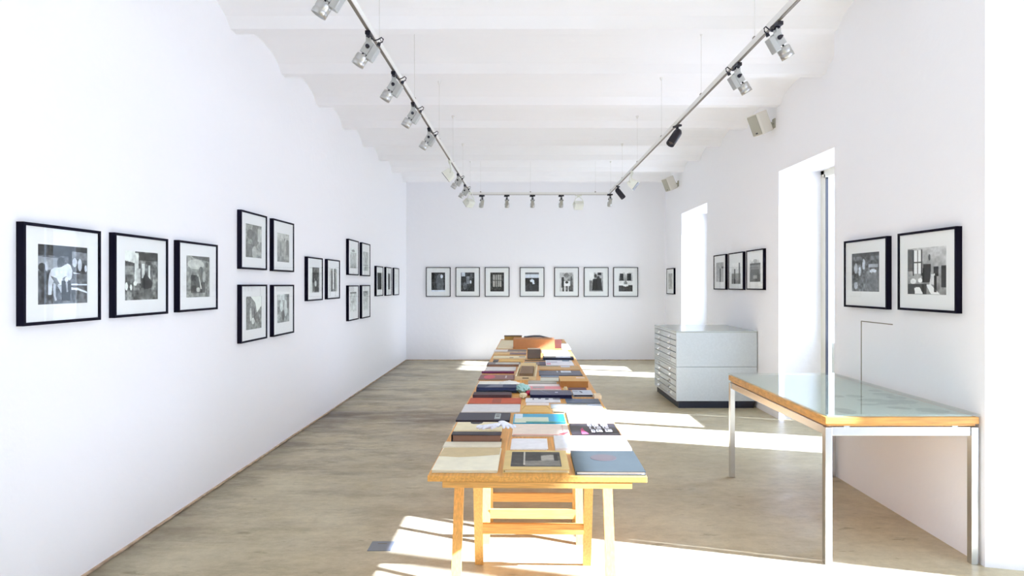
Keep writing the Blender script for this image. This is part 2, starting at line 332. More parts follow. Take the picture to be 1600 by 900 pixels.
PR = {
'horse': ((.36, .36), .24, [('r', 0, 0, 1, .18, .2), ('p', [(0, .2), (.4, .22), (.38, .4), (0, .44)], .58), ('e', .08, .38, .07, .07, .22), ('e', .17, .36, .03, .08, .7), ('e', .44, .3, .07, .1, .28), ('p', [(.62, .08), (1, .1), (1, .24), (.68, .2)], .5), ('r', .6, .08, .67, .36, .16),
   ('e', .73, .28, .05, .08, .75), ('e', .84, .32, .045, .11, .78), ('e', .92, .38, .04, .09, .25), ('e', .97, .38, .03, .06, .8), ('p', [(.7, .45), (1, .5), (1, .54), (.7, .48)], .85), ('r', .7, .48, 1, .62, .42), ('p', [(.66, .655), (1, .66), (1, .68), (.66, .68)], .9), ('p', [(.66, .72), (.8, .73), (1, .80), (1, .83), (.8, .77), (.66, .76)], .92), ('r', .66, .77, .72, .9, .25),
   ('p', [(.22, .5), (.25, .42), (.32, .38), (.45, .37), (.52, .33), (.58, .30), (.64, .33), (.68, .42), (.67, .55), (.62, .6), (.55, .52), (.48, .56), (.46, .68), (.40, .68), (.32, .58), (.28, .66), (.26, .84), (.20, .84), (.20, .62)], .82), ('p', [(.24, .52), (.36, .56), (.42, .66), (.34, .66)], .42), ('p', [(.29, .62), (.34, .66), (.34, .86), (.37, .94), (.33, .95), (.30, .85)], .68), ('p', [(.37, .68), (.46, .69), (.50, .82), (.47, .84)], .72), ('r', .46, .6, .64, .95, .13), ('e', .56, .58, .035, .045, .85), ('p', [(.54, .62), (.58, .62), (.59, .8), (.56, .8)], .6)], COOL),
'sheds': ((.36, .4), .3, [('p', [(0, 0), (.3, 0), (.28, .24), (0, .2)], .85), ('r', .42, .02, 1, .18, .22), ('r', .28, .03, .4, .62, .82), ('r', .34, .35, .46, .66, .75), ('r', .5, .25, .58, .55, .8), ('r', .7, .28, .76, .6, .78), ('r', 0, .3, .26, .48, .55), ('e', .05, .72, .04, .08, .95), ('e', .18, .74, .03, .06, .95), ('e', .3, .66, .05, .05, .95), ('p', [(.5, .62), (.56, .5), (.62, .42), (.7, .52), (.84, .64), (.8, .75), (.6, .78), (.5, .72)], .1), ('e', .62, .88, .2, .1, .42)], (.96, 1, .95)),
'figures': ((.62, .5), .2, [('p', [(.2, 0), (1, 0), (1, .12), (.8, .1), (.3, .05)], .4), ('e', .4, .2, .35, .12, .75), ('e', .87, .2, .06, .07, .4), ('r', .2, .46, .45, .9, .32), ('r', .45, .5, .8, .9, .3), ('e', .62, .45, .12, .2, .45), ('p', [(.5, .4), (.58, .6), (.66, .8), (.6, .8)], .8), ('e', .5, .82, .08, .06, .7), ('e', .75, .5, .06, .14, .7)], (.97, 1, .92)),
'smoke': ((.55, .55), .2, [('e', .6, .3, .25, .35, .45), ('e', .3, .3, .2, .15, .4), ('r', .75, .1, 1, .5, .7), ('r', 0, .6, .5, 1, .45), ('e', .55, .85, .15, .2, .68)], (.97, 1, .93)),
'standing': ((.72, .5), .15, [('r', 0, .25, 1, .45, .6), ('r', .2, .3, .35, .8, .5), ('r', .55, .25, .68, .9, .62), ('r', .75, .2, .95, .75, .45), ('e', .62, .2, .05, .05, .4)], (.97, 1, .93)),
'orchard': ((.5, .45), .25, [('p', [(.3, 0), (1, 0), (1, .3), (.7, .5), (.6, .2)], .9), ('r', 0, .3, .6, 1, .48), ('e', .3, .55, .06, .2, .8), ('e', .55, .55, .05, .2, .3), ('e', .45, .75, .1, .1, .8)], (.96, 1, .94)),
'crowd': ((.55, .55), .22, [('r', .05, 0, .6, .2, .78), ('e', .35, .4, .12, .22, .8), ('e', .7, .5, .12, .3, .75), ('e', .5, .75, .1, .2, .3), ('r', .8, 0, 1, .5, .4)], (.92, 1, .98)),
'portrait': ((.4, .5), .2, [('r', 0, 0, .25, 1, .85), ('r', .25, 0, .45, .6, .2), ('e', .65, .3, .22, .22, .2), ('r', .5, .5, .9, 1, .3), ('e', .6, .65, .1, .12, .8)], (.97, 1, .95)),
'trunks': ((.5, .5), .25, [('r', .05, 0, .2, 1, .8), ('r', .25, .1, .38, 1, .15), ('r', .45, 0, .6, .9, .85), ('r', .65, .2, .78, 1, .2), ('r', .82, 0, .95, 1, .75)], (.97, 1, .95)),
'pale': ((.75, .62), .15, [('r', 0, 0, 1, .2, .85), ('e', .5, .12, .25, .06, .5), ('r', .1, .5, .9, .7, .68)], (.95, 1, .96)),
'pale2': ((.66, .72), .15, [('r', .5, .3, .6, 1, .4), ('r', 0, .7, 1, .74, .35)], (.95, 1, .96)),
'pale3': ((.7, .78), .14, [('r', 0, 0, 1, .08, .35), ('e', .4, .5, .3, .06, .6), ('e', .6, .8, .2, .1, .85)], (.95, 1, .96)),
'pale4': ((.55, .8), .15, [('r', .4, 0, .8, .1, .3), ('p', [(0, .3), (1, .2), (1, .35), (0, .45)], .72)], (.95, 1, .96)),
'night': ((.1, .12), .12, [('e', .5, .5, .3, .2, .2)], COOL),
'doorway': ((.3, .35), .3, [('r', 0, 0, .4, 1, .85), ('r', .55, .1, .7, 1, .1)], NEU),
'mist': ((.8, .82), .08, [('r', .3, .4, .4, .9, .6)], NEU),
'cloak': ((.2, .25), .18, [('e', .6, .35, .22, .28, .45), ('p', [(.35, .5), (.5, .1), (.75, .1), (.9, .6), (.85, .95), (.4, .95)], .42), ('e', .75, .2, .1, .1, .85), ('r', 0, .92, 1, 1, .85), ('r', 0, 0, .25, .5, .12)], COOL),
'workshop': ((.2, .15), .25, [('r', .4, .2, .62, .6, .5), ('r', .65, .05, .85, .4, .35), ('e', .72, .5, .07, .08, .95), ('r', .05, .02, .3, .2, .8), ('e', .3, .7, .15, .2, .4)], COOL),
'window_print': ((.2, .2), .2, [('r', .2, .12, .8, .75, .62), ('r', .35, .12, .39, .75, .2), ('r', .5, .12, .54, .75, .2), ('r', .66, .12, .7, .75, .2), ('r', .2, .4, .8, .44, .3)], WARM),
'lamp_print': ((.15, .3), .12, [('r', 0, 0, 1, .1, .45), ('r', 0, .1, 1, .28, .82), ('p', [(.35, .42), (.5, .33), (.66, .42), (.68, .6), (.55, .62), (.5, .5), (.38, .5)], .97)], COOL),
'washstand': ((.75, .35), .2, [('r', 0, 0, .2, 1, .75), ('e', .5, .15, .2, .12, .5), ('r', .12, .25, .3, .8, .25), ('r', .3, .45, .75, .72, .93), ('e', .52, .52, .12, .06, .25), ('r', .35, .72, .42, 1, .85), ('r', .6, .72, .66, 1, .85), ('r', .8, .2, .9, .9, .35)], NEU),
'couple': ((.7, .5), .15, [('r', 0, 0, .35, .4, .85), ('r', .6, 0, .88, .15, .2), ('e', .45, .18, .1, .1, .3), ('e', .65, .3, .12, .12, .25), ('p', [(.25, .35), (.85, .3), (.95, .95), (.2, .95)], .17), ('r', 0, .45, .2, .95, .45)], NEU),
'facade': ((.82, .25), .15, [('r', .08, .05, .35, .42, .12), ('r', .6, .05, .9, .42, .12), ('r', 0, .45, 1, .68, .85), ('e', .5, .55, .12, .1, .5), ('p', [(0, .7), (1, .65), (1, 1), (0, 1)], .25), ('e', .5, .68, .2, .06, .85)], NEU),
'weeds': ((.6, .65), .25, [('r', .4, .2, .6, .9, .5)], WARM),
'yard': ((.55, .7), .15, [('r', .5, .3, .58, 1, .15), ('r', .7, .2, .98, .3, .25), ('r', .6, .3, 1, 1, .62)], NEU),
'poster': ((.92, .5), .1, [('r', 0, .3, 1, .5, .75), ('r', 0, .5, 1, 1, .48), ('r', .3, .3, .4, 1, .12), ('r', .8, 0, .93, 1, .2)], NEU),
'tower': ((.85, .3), .15, [('e', .5, .08, .18, .12, .6), ('r', 0, .18, 1, .24, .2), ('r', 0, .24, 1, .45, .5), ('r', .05, .45, .9, 1, .32), ('r', .3, .72, .7, .88, .6)], NEU),
'procession': ((.35, .45), .28, [('e', .15, .4, .06, .14, .75), ('e', .3, .48, .05, .12, .8), ('e', .45, .3, .05, .14, .8), ('r', .62, .3, .95, .38, .7), ('e', .78, .48, .12, .05, .85), ('p', [(.5, .6), (.8, .5), (1, .6), (1, 1), (.5, 1)], .48), ('e', .15, .85, .07, .1, .75), ('r', 0, 0, 1, .1, .3)], COOL),
'interior': ((.72, .5), .12, [('r', .0, .02, .14, .5, .35), ('r', .15, .05, .38, .56, .92), ('r', .14, .04, .17, .6, .12), ('r', .26, .05, .28, .56, .25), ('r', .36, .04, .39, .6, .15), ('r', .15, .3, .38, .33, .25), ('p', [(.42, .35), (.62, .35), (.6, .75), (.38, .75)], .14), ('r', .68, .42, .8, .62, .15), ('r', .87, .4, 1, .85, .15), ('p', [(.62, .58), (.72, .56), (.7, .8), (.58, .78)], .8), ('e', .15, .72, .08, .06, .85), ('e', .34, .7, .06, .05, .9), ('r', 0, .78, .5, 1, .22), ('p', [(.18, .86), (.32, .84), (.42, 1), (.2, 1)], .92), ('p', [(.5, .8), (.6, .78), (.85, 1), (.62, 1)], .92), ('r', .7, .6, .76, .95, .12), ('e', .58, .22, .03, .07, .35)], NEU),
}
def picture(center, right, up, w_, h_, t, pw, ph, dy, key, label, group, nx, bar=.014):
    """framed picture; center on the wall plane, right/up along the picture, thickness t towards the room"""
    nrm = right.cross(up).normalized()        # towards the viewer
    root = empty('picture_frame', center); tag(root, label, 'picture', group)
    M = Matrix((( *right, 0), (*up, 0), (*nrm, 0), (0, 0, 0, 1))).transposed(); M[3][3] = 1
    M = Matrix([[right[i], up[i], nrm[i], 0] for i in range(3)]+[[0, 0, 0, 1]])
    f = MB()
    f.box((0, h_/2-bar/2, t/2), (w_, bar, t), M); f.box((0, -h_/2+bar/2, t/2), (w_, bar, t), M)
    f.box((-w_/2+bar/2, 0, t/2), (bar, h_-2*bar, t), M); f.box((w_/2-bar/2, 0, t/2), (bar, h_-2*bar, t), M)
    f.build('frame_moulding', black, root)
    z = t-.008; iw, ih = w_-2*bar, h_-2*bar; g = MB()
    g.box((0, (ih/2+dy+ph/2)/2, z-.001), (iw, ih/2-dy-ph/2, .003), M); g.box((0, (-ih/2+dy-ph/2)/2, z-.001), (iw, ih/2+dy-ph/2, .003), M)
    for s in (-1, 1): g.box((s*(iw/2+pw/2)/2, dy, z-.001), ((iw-pw)/2, ph, .003), M)
    g.build('mat_board', matboard, root)
    tl = M.to_3x3() @ Vector((-pw/2, dy+ph/2, z-.0015))
    p = print_mesh(pw, ph, PR[key], nx, tl, right, -up, len(key)*3+nx); p.parent = root
    MB().box((0, 0, .004), (iw, ih, .004), M).build('backing', matboard, root)
    MB().box((0, 0, t-.0035), (iw, ih, .002), M).build('glass', gpic, root)
    return root
def side_picture(wall, a, bb, yt, yb, key, label, group, p, dyf=0, nx=40, t=.033):
    """a = nearer edge (at the wall plane), bb = farther front edge, yt/yb at the nearer edge; p = print size as part of frame"""
    Xw = XL if wall == 'L' else (XN if wall == 'N' else XF)
    sgn = -1 if wall == 'L' else 1
    Yn = abs(Xw)*1000/abs(a-812); Xf = abs(Xw)-t; Yf = Xf*1000/abs(bb-812)
    zt = CAMZ-(yt-444)/1000*Yn; zb = CAMZ-(yb-444)/1000*Yn
    # right axis as seen from the room
    right = Vector((0, 1, 0)) if sgn < 0 else Vector((0, -1, 0))
    h_ = zt-zb; w_ = Yf-Yn
    return picture(Vector((Xw, (Yn+Yf)/2, (zt+zb)/2)), right, Vector((0, 0, 1)), w_, h_, t, w_*p[0], h_*p[1], dyf*h_, key, label, group, nx)
G1 = 'framed photographs on the left wall'; G2 = 'framed photographs on the back wall'; G3 = 'framed photographs on the right wall'
for a in (
 (25, 158, 346, 510, 'horse', 'large black framed photo of a pale horse, nearest on the left wall', (.64, .60), .0, 110),
 (170, 263, 363, 497, 'sheds', 'black framed photo with a dark pyramid-like figure, beside the pale horse photo', (.62, .60), .0, 84),
 (271.5, 340.5, 375, 488.2, 'figures', 'black framed photo of hazy grey figures, third nearest on the left wall', (.60, .60), .0, 70),
 (370.3, 417.5, 327.3, 420, 'smoke', 'black framed print, upper left of the nearer block of four on the left wall', (.62, .58), -.0, 50),
 (421.3, 459.7, 341, 423.5, 'standing', 'black framed print, upper right of the nearer block of four on the left wall', (.58, .56), -.03, 44),
 (370.5, 417.7, 444.7, 537, 'orchard', 'black framed print with white top patch, lower left of nearer block of four', (.6, .58), .0, 50),
 (421.5, 459.7, 445, 526.5, 'crowd', 'black framed print, lower right of the nearer block of four on the left wall', (.58, .56), .03, 44),
 (475.7, 504.6, 400.7, 470.7, 'portrait', 'black framed photo, left one of the lone pair on the left wall', (.6, .58), -.02, 36),
 (507.3, 531.3, 404.5, 467.8, 'trunks', 'black framed photo of striped vertical shapes, right one of the lone pair, left wall', (.6, .58), -.02, 32),
 (540.7, 560.8, 373, 429.5, 'pale', 'black framed pale print, upper left of the farther block of four', (.62, .56), -.02, 26),
 (561.8, 578.7, 378.5, 431, 'pale2', 'black framed pale print, upper right of the farther block of four', (.62, .58), -.05, 24),
 (540.7, 560.8, 446, 502, 'pale3', 'black framed pale print, lower left of the farther block of four', (.62, .56), .03, 26),
 (561.8, 578.7, 445.5, 498, 'pale4', 'black framed pale print, lower right of the farther block of four', (.62, .58), .03, 24),
 (584.9, 599, 415.3, 463, 'night', 'black framed very dark photo, nearest of the three beside the back corner', (.62, .56), .0, 18),
 (600.3, 612, 417, 462.3, 'doorway', 'black framed photo, middle of the three beside the back corner', (.62, .56), .0, 18),
 (613, 623.6, 418.3, 461.5, 'mist', 'black framed nearly white photo, farthest on the left wall', (.62, .56), .0, 16)):
    side_picture('L', *a[:4], a[4], a[5], G1, a[6], a[7], int(a[8]*1.5))
for (x0, x1), key, lab in zip(((665.5, 703.8), (711.7, 749.7), (757.6, 795.9), (812.2, 850.5), (866.2, 904.3), (912.4, 950.8), (958.4, 997)),
    ('cloak', 'workshop', 'window_print', 'lamp_print', 'washstand', 'couple', 'facade'),
    ('thin black framed photo of a cloaked shape, leftmost on the back wall', 'thin black framed dark workshop photo, second from left on the back wall', 'thin black framed photo of a lit grid window, third from left on the back wall',
     'thin black framed photo of a white lamp shape on black, standing alone mid back wall', 'thin black framed photo of a white box on legs, third from right, back wall', 'thin black framed photo of a dark couple, second from right on the back wall', 'thin black framed photo of two dark windows, rightmost on the back wall')):
    Y = YB-.025; a = at(x0, 417.6, Y); c = at(x1, 463.6, Y)
    picture(Vector(((a.x+c.x)/2, YB, (a.z+c.z)/2)), Vector((1, 0, 0)), Vector((0, 0, 1)), c.x-a.x, a.z-c.z, .025, (c.x-a.x)*.56, (a.z-c.z)*.645, .0, key, lab, G2, 34, .012)
for a in (
 ('F', 1055.5, 1041.3, 418.7, 460, 'weeds', 'black framed photo, alone between the back corner and the far window', (.55, .6), .0, 16),
 ('F', 1137.3, 1114.8, 396.7, 452.8, 'yard', 'black framed photo of a grey wall, leftmost of the three above the plan chest', (.62, .56), .0, 26),
 ('F', 1165, 1137.9, 392.8, 453.2, 'poster', 'black framed photo with white upper half, middle of three above the plan chest', (.62, .56), -.06, 30),
 ('F', 1197, 1165.8, 388, 453.2, 'tower', 'black framed photo of a dark building, rightmost of the three above the plan chest', (.62, .56), -.02, 34),
 ('N', 1393.2, 1318.4, 368.6, 483.8, 'procession', 'black framed photo of a crowd on a road, above the glass table', (.64, .56), .02, 64),
 ('N', 1503.5, 1402.2, 353.2, 490, 'interior', 'large black framed photo of a room with tall window, above the glass table', (.66, .58), .0, 90)):
    side_picture(a[0], *a[1:5], a[5], a[6], G3, a[7], a[8], a[9])

# ------------------------------------------------------------------ lighting track
ZT = 2.88; TR = .034
def rail(p0, p1, name, label):
    p0, p1 = Vector(p0), Vector(p1); d = p1-p0; L_ = d.length; ang = math.atan2(d.y, d.x)
    root = empty(name, p0, ang); tag(root, label, 'track', 'lighting track rails')
    r = MB(); r.box((L_/2, 0, .008), (L_, .022, .036)); r.build('track_profile', alu, root)
    r = MB(); r.box((L_/2, 0, -.012), (L_, .016, .005)); r.build('conductor_slot', dark, root)
    return root
PL0, PL1, PR0, PR1 = (-.885, .5, ZT), (-.765, 10.15, ZT), (1.385, .5, ZT), (1.415, 10.15, ZT)
rail(PL0, PL1, 'track_rail', 'long pale metal lighting track hung along the left side of the ceiling')
rail(PR0, PR1, 'track_rail', 'long pale metal lighting track hung along the right side of the ceiling')
rail((-.747, 10.15, ZT), (1.397, 10.15, ZT), 'track_rail', 'short white lighting track crossing the far end of the room')
def trackx(side, Y):
    a, c = (PL0, PL1) if side == 'L' else (PR0, PR1); t = (Y-a[1])/(c[1]-a[1]); return a[0]+(c[0]-a[0])*t
def ceil_z(y):
    for (a, za), (c, zc) in zip(prof, prof[1:]):
        if a <= y <= c: return za+(zc-za)*(y-a)/(c-a+1e-9)
    return 3.36
def wire(x, Y, label, zt=ZT+.026):
    zc = ceil_z(Y)
    root = empty('suspension_wire', (x, Y, zt)); tag(root, label, 'wire', 'thin wires holding the lighting track')
    MB().cyl((0, 0, 0), (0, 0, zc-zt), .0011, n=6).build('cable', mat('wire_steel', (.62, .62, .60), .4, .6), root)
    MB().lathe((0, 0, zc-zt), (0, 0, -1), [(.016, -.004), (.016, .006), (.006, .03), (.003, .034)], 12).build('ceiling_cap', whitemet if False else alu, root)
    MB().box((0, 0, .006), (.02, .03, .014), None, .003).build('clip', dark, root)
for Y, l in ((3.85, 'nearest'), (5.04, 'second'), (6.45, 'third'), (7.65, 'fourth'), (8.8, 'fifth'), (9.95, 'farthest')):
    wire(trackx('L', Y), Y, f'{l} thin hanging wire of the left lighting track, counted from the near end')
for Y, l in ((3.8, 'nearest'), (4.93, 'second'), (6.33, 'third'), (7.65, 'fourth'), (8.8, 'fifth'), (9.95, 'farthest')):
    wire(trackx('R', Y), Y, f'{l} thin hanging wire of the right lighting track, counted from the near end')
for X, l in ((-.62, 'left'), (.17, 'middle'), (1.2, 'right')): wire(X, 10.15, f'{l} thin hanging wire of the cross track at the far end')

def silver_spot():
    root = empty('track_spotlight', (0, 0, 0))
    b = MB(); b.box((0, 0, -.026), (.03, .085, .022), None, .004); b.cyl((0, 0, -.035), (0, 0, -.05), .019, .015); b.box((-.004, .03, -.036), (.016, .03, .016)); b.build('track_adaptor', bplast, root)
    th = R(32); M = Matrix.Translation((0, 0, -.088)) @ Matrix.Rotation(-th, 4, 'Y')     # local -Z is the aim, leaning to +X
    b = MB(); b.box((.002, 0, -.068), (.027, .03, .05)); b.prism([(-.022, .022), (.024, .026), (.024, -.052), (-.022, -.052)], -.018, .018, M @ Matrix.Rotation(PI/2, 4, 'X')); b.build('bracket', silver, root)
    b = MB(); b.box((-.043, 0, -.028), (.036, .05, .086), M, .004); b.build('transformer_box', silver, root)
    b = MB(); b.lathe(M @ Vector((0, 0, -.062)), (M.to_3x3() @ Vector((0, 0, -1))), [(.02, 0), (.034, .003), (.036, .012), (.036, .034), (.0345, .036), (.0345, .04), (.036, .042), (.036, .066), (.032, .066), (.02, .045)], 28); head = b.build('lamp_head', lampm, root)
    b = MB()
    for s in (-1, 1): b.cyl(M @ Vector((.012*s-.004, 0, -.048)), M @ Vector((.012*s-.004, 0, -.066)), .005, n=8)
    b.build('pivot_pin', bplast, root)
    b = MB(); b.cyl(M @ Vector((0, -.018, -.01)), M @ Vector((0, -.034, -.01)), .013, .010, 14); b.box((0, -.03, -.01), (.03, .006, .008), M); b.cyl(M @ Vector((0, .018, -.01)), M @ Vector((0, .03, -.01)), .012, .010, 14); b.build('clamp_knob', bplast, root)
    b = MB(); pts = [(-.012, 0, -.045), (-.03, 0, -.058), (-.05, -.004, -.05), (-.068, -.006, -.038), (-.078, -.006, -.048), (-.074, -.004, -.064), (-.058, 0, -.072)]
    b.tube(pts, .0035, 8); b.cyl((-.058, 0, -.07), (-.05, 0, -.088), .009, .011, 10); b.build('cable', bplast, root)
    return root
def black_spot():
    root = empty('track_spotlight', (0, 0, 0))
    b = MB(); b.box((0, 0, -.024), (.028, .09, .018), None, .003); b.cyl((0, 0, -.03), (0, 0, -.075), .013, .013, 14); b.build('track_adaptor', bplast, root)
    d = Vector((.62, 0, -.78)).normalized(); p = Vector((-.01, 0, -.075))
    b = MB(); b.lathe(p, d, [(.008, -.028), (.024, -.02), (.036, 0), (.038, .02), (.038, .15), (.034, .15), (.03, .13)], 28); b.build('lamp_body', bplast, root)
    b = MB(); b.lathe(p+d*.128, d, [(.029, 0), (.029, .006), (.015, .010)], 24); b.build('lens', lensm, root)
    return root
def flood():
    root = empty('track_floodlight', (0, 0, 0))
    b = MB(); b.box((0, 0, -.022), (.028, .1, .018), None, .003); b.cyl((0, 0, -.03), (0, 0, -.05), .02, .016, 16)
    b.build('track_adaptor', whitemet, root)
    b = MB()
    for s in (-1, 1): b.tube([(0, .01*s, -.048), (-.012, .05*s, -.07), (-.022, .075*s, -.12), (-.012, .078*s, -.165)], .006, 8)
    b.build('yoke', whitemet, root)
    M = Matrix.Translation((0, 0, -.165)) @ Matrix.Rotation(R(-52), 4, 'Y')
    b = MB(); b.prism([(-.06, -.06), (.06, -.06), (.05, .03), (-.03, .045), (-.05, .02)], -.07, .07, M @ Matrix.Rotation(PI/2, 4, 'X')); h = b.build('housing', whitemet, root)
    b = MB(); b.box((0, 0, -.062), (.112, .134, .006), M); b.build('glass_front', lensm, root)
    return root
GS = 'track spotlights under the ceiling'
protos = {'s': silver_spot(), 'b': black_spot(), 'f': flood()}
used = set()
def spot(kind, x, Y, rz, label, sc=1.0):
    o = protos[kind] if kind not in used else copy_tree(protos[kind]); used.add(kind)
    o.location = (x, Y, ZT-.002); o.rotation_euler = (0, 0, rz); tag(o, label, 'spotlight' if kind != 'f' else 'floodlight', GS)
for kind, Y, rz, lab in (
  ('s', 2.93, PI, 'silver spotlight cut by the top edge, nearest on the left track'), ('s', 3.6, PI, 'silver spotlight, first whole one on the left track'), ('s', 4.28, PI, 'silver spotlight, second whole one on the left track'),
  ('s', 5.0, PI, 'silver spotlight, third whole one on the left track'), ('s', 5.81, PI, 'silver spotlight just before the white floodlight on the left track'), ('f', 7.33, PI, 'white floodlight with dark glass, middle of the left track'),
  ('s', 8.2, PI, 'silver spotlight just beyond the first white floodlight on the left track'), ('s', 9.1, PI, 'silver spotlight farthest along the left track'), ('f', 9.85, PI*.8, 'white floodlight at the far corner of the left track')):
    spot(kind, trackx('L', Y), Y, rz, lab)
for kind, Y, rz, lab in (
  ('s', 3.47, 0.15, 'silver spotlight nearest on the right track'), ('s', 4.11, 0.1, 'silver spotlight second from near on the right track'), ('b', 5.69, PI+.5, 'large black cylinder spotlight mid right track'),
  ('f', 8.03, -.3, 'white floodlight on the right track'), ('b', 9.2, -.5, 'small looking black cylinder spotlight near the far end of the right track'), ('s', 10.02, PI/2, 'silver spotlight at the far corner of the right track')):
    spot(kind, trackx('R', Y), Y, rz, lab)
for kind, px, lab in (('s', 753, 'silver spotlight leftmost on the far cross track'), ('s', 792, 'silver spotlight second from left on the far cross track'), ('s', 832, 'silver spotlight third from left on the far cross track'), ('s', 877, 'silver spotlight fourth from left on the far cross track'), ('f', 904, 'white floodlight on the far cross track')):
    spot(kind, (px-812)*.01015, 10.15, PI/2 + (.25 if px in (753, 904) else 0), lab)

# ------------------------------------------------------------------ wall speakers
def speaker(px, py, label, first=None):
    Y = 2.78*1000/(px[1]-812); p = Vector((XF, Y, CAMZ-(py-444)/1000*Y))
    if first: o = copy_tree(first); o.location = p
    else:
        o = empty('wall_speaker', p)
        M = Matrix.Translation((-.155, 0, 0)) @ Euler((0, R(-24), R(18))).to_matrix().to_4x4()
        b = MB(); b.prism([(-.075, -.075), (-.055, -.085), (.085, -.06), (.085, .06), (-.055, .085), (-.075, .075)], -.115, .115, M); bd = b.build('cabinet', beige, o)
        MB().box((-.079, 0, 0), (.012, .145, .215), M, .005).build('grille', grille, o)
        MB().box((-.086, 0, -.085), (.003, .03, .012), M).build('badge', bplast, o)
        b = MB(); b.box((-.006, 0, .0), (.012, .07, .1)); b.cyl((-.01, 0, 0), (-.08, 0, .01), .012); b.cyl((-.06, 0, -.02), (-.06, 0, .035), .014); b.build('wall_bracket', grille, o)
    tag(o, label, 'speaker', 'beige speakers high on the right wall'); return o
s0 = speaker((1188, 1210), 193, 'beige box speaker on the right wall, the nearer and larger looking one')
speaker((1049, 1060), 287, 'beige box speaker on the right wall near the back corner', s0)

# ------------------------------------------------------------------ plan chest
CX0, CX1, CY0, CY1 = 1.83, 2.77, 7.47, 8.68
def chest_unit(name, z0, z1, label, top):
    root = empty(name, ((CX0+CX1)/2, (CY0+CY1)/2, z0)); tag(root, label, 'plan chest', 'stacked plan chest units')
    w_, l_, h_ = CX1-CX0, CY1-CY0, z1-z0
    x0 = -w_/2
    b = MB(); b.box((.012, 0, h_/2), (w_-.024, l_, h_))
    b.box((x0+.012, l_/2-.012, h_/2), (.024, .024, h_)); b.box((x0+.012, -l_/2+.012, h_/2), (.024, .024, h_)); b.box((x0+.012, 0, h_-.012), (.024, l_-.048, .024)); b.box((x0+.012, 0, .012), (.024, l_-.048, .024))
    b.build('cabinet_body', cabm, root)
    n = 5; dh = (h_-.048)/n
    for k in range(n):
        zc = .024+dh*(k+.5)
        d = MB().box((x0+.008, 0, zc), (.018, l_-.056, dh-.009), None, .002).build('drawer', cabm, root)
        for s in (-1, 1):
            h = MB(); h.box((x0-.004, s*l_*.24, zc-.004), (.006, .085, .036)); h.prism([(0, -.018), (-.016, -.018), (-.020, -.010), (0, .004)], -.04, .04, Matrix.Translation((x0-.006, s*l_*.24, zc)) @ Matrix.Rotation(PI/2, 4, 'X'))
            h.build('drawer_handle', chrome, d)
    if top:
        MB().box((0, 0, h_+.008), (w_+.004, l_+.006, .016), None, .003).build('top_plate', cabtop, root)
    return root
chest_unit('plan_chest', .486, .885, 'upper grey steel plan chest with five drawers, stacked below the three small pictures', True)
lo = chest_unit('plan_chest', .085, .482, 'lower grey steel plan chest with five drawers, standing on the black plinth', False)
p_ = MB(); p_.box((0, 0, -.0425), (CX1-CX0-.06, CY1-CY0-.04, .085)); p_.build('plinth', cabdark, lo)
lo.children  # plinth belongs to the lower unit

# ------------------------------------------------------------------ glass-topped table
TX0, TX1, TY0, TY1 = 1.575, 2.375, 3.30, 4.84
root = empty('glass_table', ((TX0+TX1)/2, (TY0+TY1)/2, 0)); tag(root, 'glass topped table with yellow wood edge and square chrome legs by the right wall', 'table')
w_, l_ = TX1-TX0, TY1-TY0
bb = MB(); bb.box((0, 0, .745), (w_-.006, l_-.006, .036), None, .003); bb.box((0, 0, .722), (w_-.03, l_-.03, .012)); bb.build('wooden_top', mat('bamboo_edge', S(214, 156, 78), .4, var=.25, vscale=7, stretch=(1, 3, 10)), root)
MB().box((0, 0, .7645), (w_-.05, l_-.05, .003)).build('display_sheet', mat('pale_green_paper', S(224, 232, 224), .6, var=.05, vscale=4), root)
MB().box((0, 0, .7745), (w_, l_, .009), None, .001).build('glass_sheet', gtab, root)
b = MB(); random.seed(4)
for k in range(15):
    cx, cy = random.uniform(-.05, .33), random.uniform(-.70, .15); r1, r2 = random.uniform(.02, .06), random.uniform(.02, .055)
    if k < 5: r1, r2 = (.07, .085, .06, .05, .08)[k], (.065, .05, .05, .08, .06)[k]; cx, cy = ((.25, -.60), (.1, -.3), (.28, -.1), (-.22, -.62), (.25, -.35))[k]
    pts = [(cx+r1*math.cos(a*PI/12)*(1+.08*math.sin(a*2.3+k)), cy+r2*math.sin(a*PI/12)) for a in range(24)]; b.prism(pts, .7662, .767+k*.00006)
b.build('printed_spots', mat('grey_green_blot', S(172, 186, 180), .7, var=.25, vscale=18), root)
LS = .036
for sx in (-1, 1):
    for sy in (-1, 1):
        b = MB(); b.box((sx*(w_/2-LS/2-.004), sy*(l_/2-LS/2-.006), .355), (LS, LS, .71), None, .002); b.build('leg', legm, root)
b = MB()
for sy in (-1, 1): b.box((0, sy*(l_/2-.024), .688), (w_-2*LS-.008, .022, .045), None, .002)
for sx in (-1, 1): b.box((sx*(w_/2-.022), 0, .688), (.022, l_-2*LS-.012, .045), None, .002)
b.build('apron', legm, root)
for sy in (-1, 1):
    for x in (-.28, .28): MB().box((x, sy*(l_/2-.03), .7135), (.03, .03, .006)).build('spacer', silver, root)

